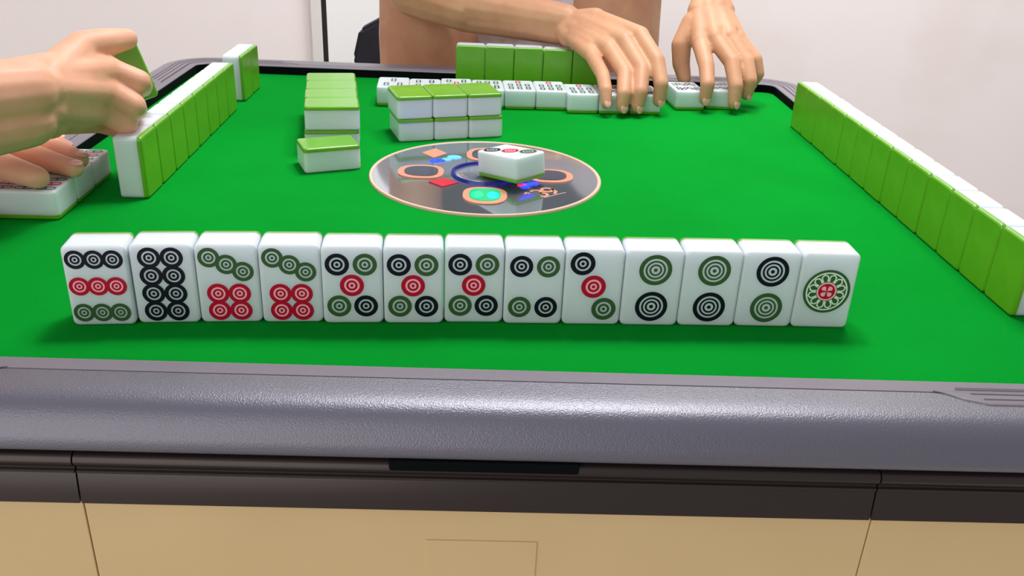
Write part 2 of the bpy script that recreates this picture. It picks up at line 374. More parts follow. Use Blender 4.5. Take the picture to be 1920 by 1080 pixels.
ME_BODY, ME_BACK = [weighted(m) for m in make_tile_meshes()]
ZF = TD / 2 + 0.00006
_mc = {}
def ring_mesh(kind, R, ink):
    key = (kind, round(R, 5), ink)
    if key in _mc: return _mc[key]
    v, f, mi = [], [], []
    def add(r0, r1, mat_i, dz=0.0, n=40):
        b = len(v); vv, ff = annulus(r0, r1, ZF + dz, n); v.extend(vv); f.extend([tuple(b + i for i in q) for q in ff]); mi.extend([mat_i] * len(ff))
    if kind == 'dot': bands = ((0.64, 1.0), (0.28, 0.48), (0.0005, 0.14))
    else: bands = ((0.74, 1.0), (0.50, 0.62), (0.27, 0.39), (0.0005, 0.12))
    for a, b in bands: add(a * R, b * R, 0)
    mats = ['ink_' + ink]
    if ink == 'red':
        for (a, b), (c, d_) in zip(bands[1:], bands[:-1]): add(b * R, c * R, 1, 0.0)
        mats.append('ink_pink')
    me = pyd('circle_mark', v, f, mi)
    for m in mats: me.materials.append(M[m])
    _mc[key] = me; return me
def flower_mesh():
    R = 0.0134; v, f, mi = [], [], []
    def addf(vv, ff, m):
        b = len(v); v.extend(vv); f.extend([tuple(b + i for i in q) for q in ff]); mi.extend([m] * len(ff))
    addf(*annulus(0.885 * R, R, ZF, 64), 0); addf(*annulus(0.42 * R, 0.82 * R, ZF, 64), 0)
    addf(*annulus(0.82 * R, 0.885 * R, ZF, 64), 1)
    addf(*annulus(0.36 * R, 0.43 * R, ZF + 1e-5, 48), 2); addf(*annulus(0.0002, 0.36 * R, ZF, 48), 3)
    for k in range(12):                       # twelve little pointed petals
        a = 2 * math.pi * (k + 0.5) / 12
        pts = [(0.45 * R, -0.085 * R), (0.58 * R, -0.13 * R), (0.70 * R, -0.125 * R), (0.79 * R, 0), (0.70 * R, 0.125 * R), (0.58 * R, 0.13 * R), (0.45 * R, 0.085 * R)]
        vv, ff = tube2(pts, 0.065 * R)
        addf([(x * math.cos(a) - y * math.sin(a), x * math.sin(a) + y * math.cos(a), ZF + 2e-5) for x, y in vv], ff, 1)
    for k in range(4):
        a = math.pi / 2 * k + math.pi / 4; n = 12
        pet = [(0.04 * R, 0)] + [(0.20 * R + 0.085 * R * math.cos(math.radians(-110 + 220 * i / n)), 0.105 * R * math.sin(math.radians(-110 + 220 * i / n))) for i in range(n + 1)]
        addf([(x * math.cos(a) - y * math.sin(a), x * math.sin(a) + y * math.cos(a), ZF + 2e-5) for x, y in pet], [tuple(range(len(pet)))], 2)
    me = pyd('flower_mark', v, f, mi)
    for m in ('ink_green', 'ink_pale', 'ink_pink', 'ink_red'): me.materials.append(M[m])
    return me
def bamboo_mesh(L, w, ink):
    key = ('bam', round(L, 4), ink)
    if key in _mc: return _mc[key]
    def stad(l, ww, n=8):
        r = ww / 2; p = [(r * math.cos(math.radians(180 * i / n)), l / 2 - r + r * math.sin(math.radians(180 * i / n))) for i in range(n + 1)]
        return p + [(-x, -y) for x, y in p]
    A = stad(L, w); B = stad(L - 0.36 * w, w * 0.56); n = len(A)
    v = [(x, y, ZF) for x, y in A] + [(x, y, ZF) for x, y in B]
    f = [(i, (i + 1) % n, n + (i + 1) % n, n + i) for i in range(n)]; mi = [0] * n
    b = len(v); v += [(-0.5 * w, -0.0006, ZF + 1e-5), (0.5 * w, -0.0006, ZF + 1e-5), (0.5 * w, 0.0006, ZF + 1e-5), (-0.5 * w, 0.0006, ZF + 1e-5)]; f.append((b, b + 1, b + 2, b + 3)); mi.append(0)
    mats = ['ink_' + ink]
    if ink == 'red': v += [(x, y, ZF - 1e-5) for x, y in B]; f.append(tuple(range(len(v) - n, len(v)))); mi.append(1); mats.append('ink_pink')
    me = pyd('bamboo_mark', v, f, mi)
    for m in mats: me.materials.append(M[m])
    _mc[key] = me; return me
mm = 0.001
def dots(lst, R, kind='dot'): return [(ring_mesh, (kind, R * mm, ink), x * mm, y * mm, 0) for x, y, ink in lst]
def sticks(lst, L, w=4.4): return [(bamboo_mesh, (L * mm, w * mm, ink), x * mm, y * mm, math.radians(a)) for x, y, ink, a in lst]
k_, g_, r_ = 'black', 'green', 'red'
FACE = {
 'c9': dots([(x, 15.6, k_) for x in (-9.7, -0.3, 9.1)] + [(x, 0.2, r_) for x in (-9.7, -0.3, 9.1)] + [(x, -15.3, g_) for x in (-9.7, -0.3, 9.1)], 5.3),
 'c8': dots([(x, y, k_) for y in (15.8, 5.3, -5.2, -15.6) for x in (-6.3, 5.2)], 5.95),
 'c7': dots([(-9.0, 15.8, g_), (-0.2, 11.8, g_), (8.2, 7.6, g_)], 5.7) + dots([(x, y, r_) for y in (-5.4, -15.6) for x in (-5.9, 5.5)], 5.9),
 'c5': dots([(-7.9, 12.6, k_), (7.0, 12.6, g_), (-0.3, 0.2, r_), (-7.6, -12.3, g_), (7.0, -12.3, k_)], 6.5),
 'c4': dots([(-7.4, 12.4, k_), (7.4, 12.4, g_), (-7.6, -12.4, g_), (7.2, -12.4, k_)], 6.4),
 'c3': dots([(-6.8, 14.6, k_), (0.1, 0.7, r_), (6.8, -13.0, g_)], 6.9),
 'c2a': dots([(0.8, 11.5, g_), (0.6, -11.0, k_)], 9.2, 'big'),
 'c2b': dots([(0.8, 11.5, k_), (0.6, -11.0, g_)], 9.2, 'big'),
 'c1': [(lambda: flower_mesh(), (), 0.5 * mm, 0.0, 0)],
 'b9': sticks([(x, y, i, 0) for x, i in ((-9.3, g_), (0, r_), (9.3, g_)) for y in (14.4, 0, -14.4)], 13.4, 5.6),
 'b7': sticks([(0, 14.6, r_, 0)] + [(x, y, g_, 0) for y in (0.6, -13.4) for x in (-9, 0, 9)], 12.4, 5.2),
 'b3': sticks([(0, 9.5, g_, 0), (-7, -9.5, g_, 0), (7, -9.5, g_, 0)], 15, 5.2),
 'b4': sticks([(-7, 9.5, g_, 0), (7, 9.5, k_, 0), (-7, -9.5, k_, 0), (7, -9.5, g_, 0)], 15, 5.2),
 'b5': sticks([(-8, 10, g_, 0), (8, 10, k_, 0), (-8, -10, k_, 0), (8, -10, g_, 0), (0, 0, r_, 0)], 14, 5.0),
 'b6': sticks([(x, y, i, 0) for x in (-9, 0, 9) for y, i in ((9.5, g_), (-9.5, k_))], 15, 5.0),
 'b8': sticks([(-10, 10, g_, 0), (10, 10, g_, 0), (-4, 10.5, g_, 32), (4, 10.5, g_, -32), (-10, -10, k_, 0), (10, -10, k_, 0), (-4, -10.5, k_, -32), (4, -10.5, k_, 32)], 14, 4.6),
}
WORDS = {}
def tile(center, ex, ey, base, label, group, face=None):
    """ex = direction of the short side, ey = direction of the long side; the face looks along ex x ey"""
    ex = Vector(ex).normalized(); ey = Vector(ey); ey = (ey - ex * ey.dot(ex)).normalized(); ez = ex.cross(ey)
    R = Matrix((ex, ey, ez)).transposed()
    mw = R.to_4x4(); mw.translation = Vector(base)
    e = empty('mahjong_tile', mw); off = R.transposed() @ (Vector(center) - Vector(base))
    for nm, me in (('tile_body', ME_BODY), ('tile_back', ME_BACK)):
        c = link(nm, me, None, e); c.location = off
    if face:
        for q_, (fn, args, x, y, a) in enumerate(FACE[face]):
            me = fn(*args); c = link(me.name.split('.')[0], me, None, e)
            c.location = off + Vector((x, y, q_ * 0.00003)); c.rotation_euler = (0, 0, a)
    tag(e, label, 'mahjong tile', group); return e
UP = Vector((0, 0, 1))
def stand(x, y, yaw, label, group, face=None, lift=0.0):     # standing tile; (x,y) centre of its footprint; the face looks along yaw-rotated -Y
    ex = Vector((math.cos(yaw), math.sin(yaw), 0))
    return tile((x, y, TH / 2 + 0.0001 + lift), ex, UP, (x, y, 0.0001 + lift), label, group, face)
def lie(x, y, yaw, z, up, label, group, face=None):          # lying tile; long side along yaw-rotated +Y, seen from above
    ex = Vector((math.cos(yaw), math.sin(yaw), 0)); ey = Vector((-math.sin(yaw), math.cos(yaw), 0))
    if not up: ex = -ex
    return tile((x, y, z + TD / 2), ex, ey, (x, y, z), label, group, face)

ORD = ['first', 'second', 'third', 'fourth', 'fifth', 'sixth', 'seventh', 'eighth', 'ninth', 'tenth', 'eleventh', 'twelfth', 'thirteenth']
# --- the player's own row of circle tiles, faces towards the near rail
row = [(-0.2023, -0.2516, 'c9', 'white tile with nine circles: black, red and green rows of three'),
       (-0.1693, -0.2470, 'c8', 'white tile with eight black circles in two columns'),
       (-0.1360, -0.2442, 'c7', 'seven-circle tile, green diagonal over four red, beside the eight black circles'),
       (-0.1027, -0.2422, 'c7', 'seven-circle tile, green diagonal over four red, beside a five-circle tile'),
       (-0.0691, -0.2413, 'c5', 'five-circle tile with red middle, standing beside a seven-circle tile'),
       (-0.0359, -0.2395, 'c5', 'five-circle tile with red middle, between two other five-circle tiles'),
       (-0.0030, -0.2365, 'c5', 'five-circle tile with red middle, standing beside the four-circle tile'),
       (0.0298, -0.2361, 'c4', 'white tile with four circles, black and green, none red'),
       (0.0626, -0.2349, 'c3', 'standing tile with three circles on a diagonal: black, red, green'),
       (0.0954, -0.2339, 'c2a', 'two-circle tile, green over black, beside the standing three-circle tile'),
       (0.1286, -0.2325, 'c2a', 'two-circle tile, green over black, beside the black-over-green tile'),
       (0.1621, -0.2312, 'c2b', 'two-circle tile with the black circle above the green one'),
       (0.1952, -0.2305, 'c1', 'white tile with one large green flower circle and red centre')]
# smooth the spacing along the gentle arc of the row
u0 = -0.2025
for i, (x, y, fc, lb) in enumerate(row):
    t = i / 12 * 2 - 1
    yaw = 0.0548 - 0.042 * t
    x = u0 + 0.03313 * i
    stand(x - math.sin(yaw) * TD / 2, y + math.cos(yaw) * TD / 2, yaw, lb, 'row of circle tiles facing the near rail', fc)
# --- long row on the right side, green backs towards the middle
wx, wy, wt = 0.3134, 0.2208, 0.0130
for i in range(13):
    yy = wy - (i + 0.5) * 0.0331; xx = wx + TD / 2 + math.sin(wt) * (i + 0.5) * 0.0331 + random.uniform(-0.0003, 0.0003)
    stand(xx, yy, math.pi / 2 + wt, '%s green-backed tile from the rail corner in the long thirteen-tile row' % ORD[i], 'long row of green-backed tiles')
# --- the left player's row of eight and the pair beyond it
lx, ly, lt = -0.2467, -0.0557, 0.0130
for i in range(8):
    s_ = (i + 0.5) * 0.0331; yy = ly + s_; xx = lx - TD / 2 - math.sin(lt) * s_
    stand(xx, yy, -math.pi / 2 + lt, '%s green-backed tile from the nine-bamboo tiles in the eight-tile row' % ORD[i], 'eight-tile row of green backs')
for i in range(2):
    stand(-0.2500 - TD / 2, 0.2400 + (i + 0.5) * 0.0331, -math.pi / 2, ['green-backed tile of the standing pair, next to the eight-tile row', 'green-backed tile of the standing pair, at the end by the rail'][i], 'standing pair of green-backed tiles')
# --- three nine-bamboo tiles lying face up under a hand
for i in range(3):
    x = -0.2915 - TH / 2 - 0.0006 * i; y = -0.1035 + (i + 0.5) * 0.0334
    lie(x, y, math.pi / 2 + 0.02, 0.0001, True, ['face-up nine-bamboo tile under the flat hand, farthest from the green-backed row', 'face-up nine-bamboo tile in the middle of the three under a flat hand', 'face-up nine-bamboo tile beside the end of the eight-tile row'][i], 'three face-up nine-bamboo tiles', 'b9')
# --- column of four double stacks, face down
ca = 0.165; cu = Vector((math.cos(ca), math.sin(ca), 0)); cv = Vector((-math.sin(ca), math.cos(ca), 0)); c0 = Vector((-0.1550, 0.0672, 0))
for i in range(4):
    for lvl in range(2):
        p = c0 + cu * (TH / 2 + (0.0006 if lvl == 0 else -0.0002) * (1 if i % 2 else -1)) + cv * ((i + 0.5) * 0.0336)
        lie(p.x, p.y, ca + math.pi / 2, 0.0001 + lvl * (TD + 0.00005), False, '%s face-down tile in the double column, %s counted from the lone tile' % (['lower', 'upper'][lvl], ORD[i]), 'double column of face-down tiles')
# --- the lone tile in front of the column
sa = 0.3905; su = Vector((math.cos(sa), math.sin(sa), 0)); sv = Vector((-math.sin(sa), math.cos(sa), 0))
p = Vector((-0.1457, 0.0141, 0)) + su * TH / 2 + sv * TW / 2
lie(p.x, p.y, sa + math.pi / 2, 0.0001, False, 'lone face-down tile lying askew at the end of the double column', 'face-down tiles in the middle')
# --- block of three by two beside the disc
ka = 0.3032; ku = Vector((math.cos(ka), math.sin(ka), 0)); kv = Vector((-math.sin(ka), math.cos(ka), 0)); k0 = Vector((-0.0793, 0.1128, 0))
for i in range(3):
    for lvl in range(2):
        p = k0 + ku * ((i + 0.5) * 0.0331 + (-0.0012 if lvl else 0)) + kv * (TH / 2 + (0.0005 if lvl else 0))
        lie(p.x, p.y, ka, 0.0001 + lvl * (TD + 0.00005), False, '%s tile of the face-down block beside the disc, %s' % (['lower', 'upper'][lvl], ['at the end by the double column', 'in the middle', 'at the end by the seven-bamboo tiles'][i]), 'three by two block of face-down tiles')
# --- discarded three-circle tile on the disc
_F = Vector((0.0241, -0.0215, 0.0090)); _S = Vector((0.0237, 0.0217, 0)).normalized(); _L = Vector((-0.0290, 0.0354, -0.0050)).normalized(); _N = _S.cross(_L).normalized()
_c = _F + _S * TW / 2 + _L * TH / 2
tile(_c + _N * TD / 2, _S, _L, _c, 'three-circle tile lying face up on the glossy centre disc', 'tile on the disc', 'c3')
# --- far player's face-up tiles
fr = [(-0.1154, 0.2335), (0.0176, 0.2470)]
fa = 0.055; fx = Vector((math.cos(fa), math.sin(fa), 0)); fy = Vector((-math.sin(fa), math.cos(fa), 0)); f0 = Vector((-0.1150, 0.2390, 0))
names = [('b3', 'face-up three-bamboo tile at the end of the melded row'), ('b4', 'face-up four-bamboo tile in the melded row'), ('b5', 'face-up five-bamboo tile in the melded row'), ('b6', 'face-up six-bamboo tile in the melded row'),
         ('b7', 'face-up seven-bamboo tile beside the six-bamboo tile'), ('b7', 'face-up seven-bamboo tile between two other seven-bamboo tiles')]
for i, (fc, lb) in enumerate(names):
    p = f0 + fx * ((i + 0.5) * 0.0332) + fy * (TH / 2 + (0.001, -0.003, 0.002, -0.001, 0.0, 0.0)[i])
    lie(p.x, p.y, fa, 0.0001, True, lb, 'far melded row of bamboo tiles', fc)
g0 = Vector((0.0835, 0.2390, 0)); ga = 0.075
for i, (fc, lb) in enumerate((('b7', 'face-up seven-bamboo tile at the little finger of the sorting hand'), ('b8', 'face-up eight-bamboo tile under the fingers of the sorting hand'), ('b8', 'face-up eight-bamboo tile at the index finger of the sorting hand'))):
    p = g0 + Vector((math.cos(ga), math.sin(ga), 0)) * ((i + 0.5) * 0.0332) + Vector((-math.sin(ga), math.cos(ga), 0)) * (TH / 2)
    lie(p.x, p.y, ga, 0.0001, True, lb, 'three tiles under the sorting hand', fc)
for (x, y, a, lb) in ((0.2028, 0.2697, 0.10, 'face-up bamboo tile of the gripped pair, at the thumb'), (0.2375, 0.2805, -0.06, 'face-up bamboo tile of the gripped pair, at the middle finger')):
    ux = Vector((math.cos(a), math.sin(a), 0)); uy = Vector((-math.sin(a), math.cos(a), 0)); p = Vector((x, y, 0)) + ux * TW / 2 + uy * TH / 2
    lie(p.x, p.y, a, 0.0001, True, lb, 'pair gripped by the other hand', 'b8')
# --- far player's standing tiles, backs to the middle
for i in range(5):
    x = -0.0375 + (i + 0.5) * 0.0331; y = 0.3430 + TD / 2 - (0.0045 if i > 2 else 0.0) + 0.0006 * math.sin(i * 2.1)
    stand(x, y, math.pi, '%s green-backed tile from the open end in the row behind the bamboo meld' % ORD[i], 'five standing tiles of the far player')

# ------------------------------------------------------------------ people
def cap(bm, p0, r0, p1, r1, n=14):
    """closed tapered capsule"""
    p0, p1 = Vector(p0), Vector(p1); ax = (p1 - p0); L = ax.length
    if L < 1e-6: ax = UP.copy()
    ax.normalize(); q = ax.to_track_quat('Z', 'Y'); rings = []
    for i in range(1, 7): a = math.pi / 2 * (i / 7) - math.pi / 2; rings.append((r0 * math.cos(a), r0 * math.sin(a)))
    rings.append((r0, 0)); rings.append((r1, L))
    for i in range(1, 7): a = math.pi / 2 * (i / 7); rings.append((r1 * math.cos(a), L + r1 * math.sin(a)))
    vs = [[bm.verts.new(p0 + q @ Vector((r * math.cos(2 * math.pi * k / n), r * math.sin(2 * math.pi * k / n), z))) for k in range(n)] for r, z in rings]
    a = bm.verts.new(p0 + q @ Vector((0, 0, -r0))); b = bm.verts.new(p0 + q @ Vector((0, 0, L + r1)))
    for i in range(len(vs) - 1):
        for k in range(n): bm.faces.new((vs[i][k], vs[i][(k + 1) % n], vs[i + 1][(k + 1) % n], vs[i + 1][k]))
    for k in range(n): bm.faces.new((a, vs[0][(k + 1) % n], vs[0][k])); bm.faces.new((b, vs[-1][k], vs[-1][(k + 1) % n]))
def ball(bm, c, rx, ry, rz_, rot=None):
    m = Matrix.Translation(c) @ ((rot or Matrix.Identity(3)).to_4x4()) @ Matrix.Diagonal((rx, ry, rz_, 1))
    bmesh.ops.create_uvsphere(bm, u_segments=20, v_segments=14, radius=1, matrix=m)
def fuse(bm, voxel, smooth=6, fac=0.5):
    """one continuous surface over all the pieces"""
    me = bpy.data.meshes.new('tmp'); bm.to_mesh(me); bm.free()
    o = bpy.data.objects.new('tmp', me); COL.objects.link(o)
    r = o.modifiers.new('r', 'REMESH'); r.mode = 'VOXEL'; r.voxel_size = voxel; r.adaptivity = 0
    s = o.modifiers.new('s', 'SMOOTH'); s.factor = fac; s.iterations = smooth
    dg = bpy.context.evaluated_depsgraph_get(); out = bpy.data.meshes.new_from_object(o.evaluated_get(dg))
    bpy.data.objects.remove(o); bpy.data.meshes.remove(me)
    for p in out.polygons: p.use_smooth = True
    return out
def chain(bm, pts, rad):
    for a, b, r0, r1 in zip(pts[:-1], pts[1:], rad[:-1], rad[1:]): cap(bm, a, r0, b, r1)
NAILS = []
def hand(bm, wrist, carp, mcp, fingers, thumb, rs=1.0, fr=None):
    """wrist: centre; carp: four carpal points; mcp: four knuckles; fingers: four lists PIP, DIP, TIP; thumb: CMC, MCP, IP, TIP"""
    base = fr or [0.0088, 0.0090, 0.0086, 0.0076]          # index, middle, ring, little
    for c, m, fg, r in zip(carp, mcp, fingers, base):
        r *= rs
        cap(bm, c, r * 1.30, m, r * 1.18)
        chain(bm, [m] + fg, [r * 1.10, r * 1.0, r * 0.90, r * 0.76])
        NAILS.append((Vector(fg[-1]), Vector(fg[-2]), Vector(m), Vector(fg[0]), r * 0.76))
    for a, b in zip(mcp[:-1], mcp[1:]):
        cap(bm, Vector(a).lerp(Vector(carp[1]), 0.18), 0.0085 * rs, Vector(b).lerp(Vector(carp[1]), 0.18), 0.0085 * rs)
    for i in range(3):
        mid = (Vector(mcp[i]) + Vector(mcp[i + 1])) / 2
        cap(bm, (Vector(carp[i]) + Vector(carp[i + 1])) / 2, 0.0115 * rs, mid.lerp((Vector(carp[i]) + Vector(carp[i + 1])) / 2, 0.25), 0.0100 * rs)
    chain(bm, thumb, [0.0130 * rs, 0.0112 * rs, 0.0100 * rs, 0.0078 * rs])
    cap(bm, thumb[0], 0.0130 * rs, carp[1], 0.012 * rs); cap(bm, thumb[1], 0.0095 * rs, Vector(carp[0]).lerp(Vector(mcp[0]), 0.5), 0.0095 * rs)
    for c in carp: cap(bm, wrist, 0.0165 * rs, c, 0.0125 * rs)
def joined(name, parts):
    bm = bmesh.new()
    for me in parts: bm.from_mesh(me); bpy.data.meshes.remove(me)
    me = bpy.data.meshes.new(name); bm.to_mesh(me); bm.free()
    for p in me.polygons: p.use_smooth = True
    return me
def nails(parent, back=UP):
    inv = parent.matrix_world.inverted()
    for tip, dip, m, pip, r in NAILS:
        d2 = (tip - dip).normalized(); d1 = (pip - m).normalized(); n = d1 - d2 * d1.dot(d2)
        if n.length < 0.12: n = Vector(back) - d2 * Vector(back).dot(d2)
        n.normalize(); w = d2.cross(n).normalized()
        R = Matrix((w, d2, n)).transposed()
        bm = bmesh.new(); ball(bm, tip + d2 * 0.0012 + n * (r * 0.70), r * 0.66, r * 0.86, r * 0.26, R)
        me = bm_mesh('fingernail', bm); me.transform(inv); link('fingernail', me, 'nail', parent, True)
    NAILS.clear()
def head_parts(bm, c, yaw, pitch=0.0):
    R = Matrix.Rotation(yaw, 3, 'Z') @ Matrix.Rotation(pitch, 3, 'X')     # faces local -Y
    P = lambda x, y, z: Vector(c) + R @ Vector((x, y, z))
    ball(bm, P(0, 0.012, 0.03), 0.074, 0.092, 0.085, R); ball(bm, P(0, -0.02, -0.03), 0.060, 0.066, 0.078, R); ball(bm, P(0, -0.052, -0.088), 0.028, 0.026, 0.022, R)
    cap(bm, P(0, -0.086, 0.012), 0.007, P(0, -0.102, -0.026), 0.012)
    for s in (-1, 1):
        ball(bm, P(s * 0.078, 0.012, -0.008), 0.010, 0.020, 0.031, R); ball(bm, P(s * 0.040, -0.058, -0.022), 0.022, 0.02, 0.02, R); ball(bm, P(s * 0.032, -0.074, 0.022), 0.022, 0.012, 0.007, R)
    return P, R
def head_details(P, R, parent, hair_len=0.0):
    for s in (-1, 1):
        bm = bmesh.new(); ball(bm, P(s * 0.031, -0.074, 0.004), 0.0125, 0.0085, 0.0075, R); link('eye', bm_mesh('eye', bm), 'eye_white', parent, True)
        bm = bmesh.new(); ball(bm, P(s * 0.031, -0.0805, 0.004), 0.0052, 0.003, 0.0052, R); link('pupil', bm_mesh('pupil', bm), 'eye_dark', parent, True)
    bm = bmesh.new(); ball(bm, P(0, -0.0815, -0.055), 0.023, 0.010, 0.0055, R); ball(bm, P(0, -0.0805, -0.064), 0.019, 0.010, 0.006, R); link('lips', fuse(bm, 0.002, 4), 'lips', parent)
    bm = bmesh.new(); ball(bm, P(0, 0.024, 0.046), 0.083, 0.096, 0.084, R); ball(bm, P(0, 0.062, -0.02 - hair_len / 2), 0.074, 0.048, 0.075 + hair_len / 2, R)
    for s in (-1, 1): ball(bm, P(s * 0.070, 0.02, 0.0 - hair_len / 3), 0.016, 0.045, 0.05 + hair_len / 2, R)
    link('hair', fuse(bm, 0.006, 4), 'hair', parent)

# ---- the left player: right hand lifts a tile, left hand lies flat on the three bamboo tiles
bm = bmesh.new()
A_mcp = [(-0.2700, -0.035, 0.0890), (-0.2701, -0.045, 0.0765), (-0.2752, -0.045, 0.0630), (-0.2848, -0.035, 0.0520)]
A_carp = [(-0.2890, -0.085, 0.0950), (-0.2870, -0.095, 0.0900), (-0.2895, -0.095, 0.0770), (-0.2955, -0.085, 0.0650)]
A_f = [[(-0.2525, -0.030, 0.0810), (-0.2600, -0.006, 0.0715), (-0.2736, 0.010, 0.0660)],
       [(-0.2540, -0.042, 0.0665), (-0.2635, -0.014, 0.0560), (-0.2780, 0.004, 0.0520)],
       [(-0.2625, -0.040, 0.0520), (-0.2720, -0.012, 0.0430), (-0.2858, 0.002, 0.0400)],
       [(-0.2745, -0.024, 0.0440), (-0.2860, 0.000, 0.0380), (-0.2970, 0.008, 0.0370)]]
A_th = [(-0.2890, -0.062, 0.0985), (-0.2850, -0.038, 0.1060), (-0.2725, -0.024, 0.1072), (-0.2640, -0.012, 0.1075)]
hand(bm, (-0.2985, -0.107, 0.0810), A_carp, A_mcp, A_f, A_th)
# forearm, an oval section
cap(bm, (-0.2890, -0.068, 0.0960), 0.0130, (-0.3120, -0.120, 0.0920), 0.0185)
cap(bm, (-0.2960, -0.105, 0.0905), 0.0195, (-0.390, -0.205, 0.0950), 0.029); cap(bm, (-0.3000, -0.105, 0.0720), 0.0195, (-0.392, -0.205, 0.0740), 0.030)
cap(bm, (-0.391, -0.205, 0.0850), 0.037, (-0.500, -0.310, 0.0950), 0.041)
left_r = fuse(bm, 0.0016, 5)
bm = bmesh.new()
zt = TD + 0.0001
B_mcp = [(-0.3720, -0.040, 0.0400), (-0.3720, -0.020, 0.0410), (-0.3740, -0.002, 0.0400), (-0.3780, 0.015, 0.0370)]
B_carp = [(-0.4200, -0.012, 0.0420), (-0.4210, -0.003, 0.0440), (-0.4220, 0.007, 0.0440), (-0.4230, 0.016, 0.0420)]
B_f = [[(-0.3380, -0.0545, 0.0345), (-0.3100, -0.0645, 0.0300), (-0.2900, -0.0715, 0.0275)],
       [(-0.3360, -0.0340, 0.0360), (-0.3120, -0.0440, 0.0310), (-0.2950, -0.0510, 0.0275)],
       [(-0.3450, -0.0140, 0.0350), (-0.3280, -0.0200, 0.0305), (-0.3160, -0.0255, 0.0275)],
       [(-0.3550, 0.0060, 0.0330), (-0.3420, 0.0020, 0.0300), (-0.3320, -0.002, 0.0270)]]
B_th = [(-0.4020, -0.034, 0.0360), (-0.3650, -0.0740, 0.0370), (-0.3310, -0.0890, 0.0335), (-0.3040, -0.0965, 0.0285)]
hand(bm, (-0.4300, 0.004, 0.0430), B_carp, B_mcp, B_f, B_th)
cap(bm, (-0.4300, -0.002, 0.0440), 0.0190, (-0.520, 0.070, 0.0550), 0.030); cap(bm, (-0.4300, 0.010, 0.0440), 0.0190, (-0.520, 0.085, 0.0550), 0.030)
cap(bm, (-0.520, 0.078, 0.0550), 0.034, (-0.620, 0.150, 0.0500), 0.040)
left_l = fuse(bm, 0.0016, 5)
bm = bmesh.new()
cap(bm, (-0.500, -0.310, 0.0950), 0.040, (-0.700, -0.260, 0.270), 0.052); cap(bm, (-0.620, 0.150, 0.0500), 0.039, (-0.730, 0.150, 0.270), 0.052)
for s in (-0.09, 0.0, 0.09): cap(bm, (-0.80, -0.02 + s, -0.16), 0.10, (-0.75, -0.02 + s * 1.1, 0.22), 0.095)
cap(bm, (-0.74, -0.17, 0.275), 0.055, (-0.74, 0.13, 0.275), 0.055); cap(bm, (-0.745, -0.02, 0.27), 0.055, (-0.72, -0.02, 0.37), 0.050)
for s in (-1, 1):
    cap(bm, (-0.80, -0.02 + s * 0.09, -0.20), 0.095, (-0.50, -0.02 + s * 0.13, -0.25), 0.065); cap(bm, (-0.50, -0.02 + s * 0.13, -0.25), 0.062, (-0.52, -0.02 + s * 0.13, -0.67), 0.042); cap(bm, (-0.53, -0.02 + s * 0.13, -0.705), 0.038, (-0.38, -0.02 + s * 0.14, -0.722), 0.027)
Ph, Rh = head_parts(bm, (-0.70, -0.02, 0.475), math.pi / 2, 0.35)
body = fuse(bm, 0.006, 6)
lp = empty('person', Matrix.Translation((-0.70, -0.02, FLOOR)))
tag(lp, 'seated player in a white short-sleeved top lifting a tile over the eight-tile row', 'person')
bpy.context.view_layer.update()
def pp(name, me, mats, parent):
    me.transform(parent.matrix_world.inverted()); return link(name, me, mats, parent)
pp('body', joined('body', [left_r, left_l, body]), 'skin', lp)
nails(lp)
bm = bmesh.new()
for s in (-0.09, 0.0, 0.09): cap(bm, (-0.80, -0.02 + s, -0.14), 0.108, (-0.75, -0.02 + s * 1.1, 0.21), 0.104)
cap(bm, (-0.74, -0.17, 0.27), 0.063, (-0.74, 0.13, 0.27), 0.063)
cap(bm, (-0.74, -0.19, 0.272), 0.064, (-0.700, -0.260, 0.272), 0.064); cap(bm, (-0.700, -0.260, 0.270), 0.064, (-0.635, -0.277, 0.213), 0.058); cap(bm, (-0.735, 0.152, 0.265), 0.064, (-0.685, 0.152, 0.19), 0.060)
pp('shirt', fuse(bm, 0.008, 6), 'shirt_white', lp)
bm = bmesh.new()
for s in (-1, 1): cap(bm, (-0.81, -0.02 + s * 0.09, -0.20), 0.108, (-0.53, -0.02 + s * 0.13, -0.25), 0.080)
cap(bm, (-0.81, -0.10, -0.17), 0.10, (-0.81, 0.06, -0.17), 0.10)
pp('trousers', fuse(bm, 0.008, 6), 'navy', lp)
def det(P, R, parent, hl):
    n0 = set(COL.objects); head_details(P, R, parent, hl)
    for o_ in set(COL.objects) - n0:
        if o_.parent == parent: o_.data.transform(parent.matrix_world.inverted())
det(Ph, Rh, lp, 0.10)
# stool of the left player
st = empty('stool', Matrix.Translation((-0.80, -0.02, FLOOR))); tag(st, 'square black stool under the seated player', 'stool')
link('seat', box_mesh('seat', -0.17, 0.17, -0.18, 0.18, 0.395, 0.432, 0.012), 'chair_black', st)
for a in (-1, 1):
    for b in (-1, 1): link('leg', box_mesh('leg', a * 0.14 - 0.016, a * 0.14 + 0.016, b * 0.15 - 0.016, b * 0.15 + 0.016, 0.0, 0.40, 0.003), 'chair_black', st)
# the tile in the right hand, green back towards the near side
ey_ = Vector((0.28, 0.04, -0.95)).normalized(); nz = Vector((-0.42, 0.86, -0.28)).normalized(); ex_ = ey_.cross(nz).normalized()
tc_ = Vector((-0.2765, 0.0045, 0.0795))
tile(tc_, ex_, ey_, tc_ - ey_ * 0.0, 'mahjong tile with green back gripped between thumb and fingers', 'tile held in the air')

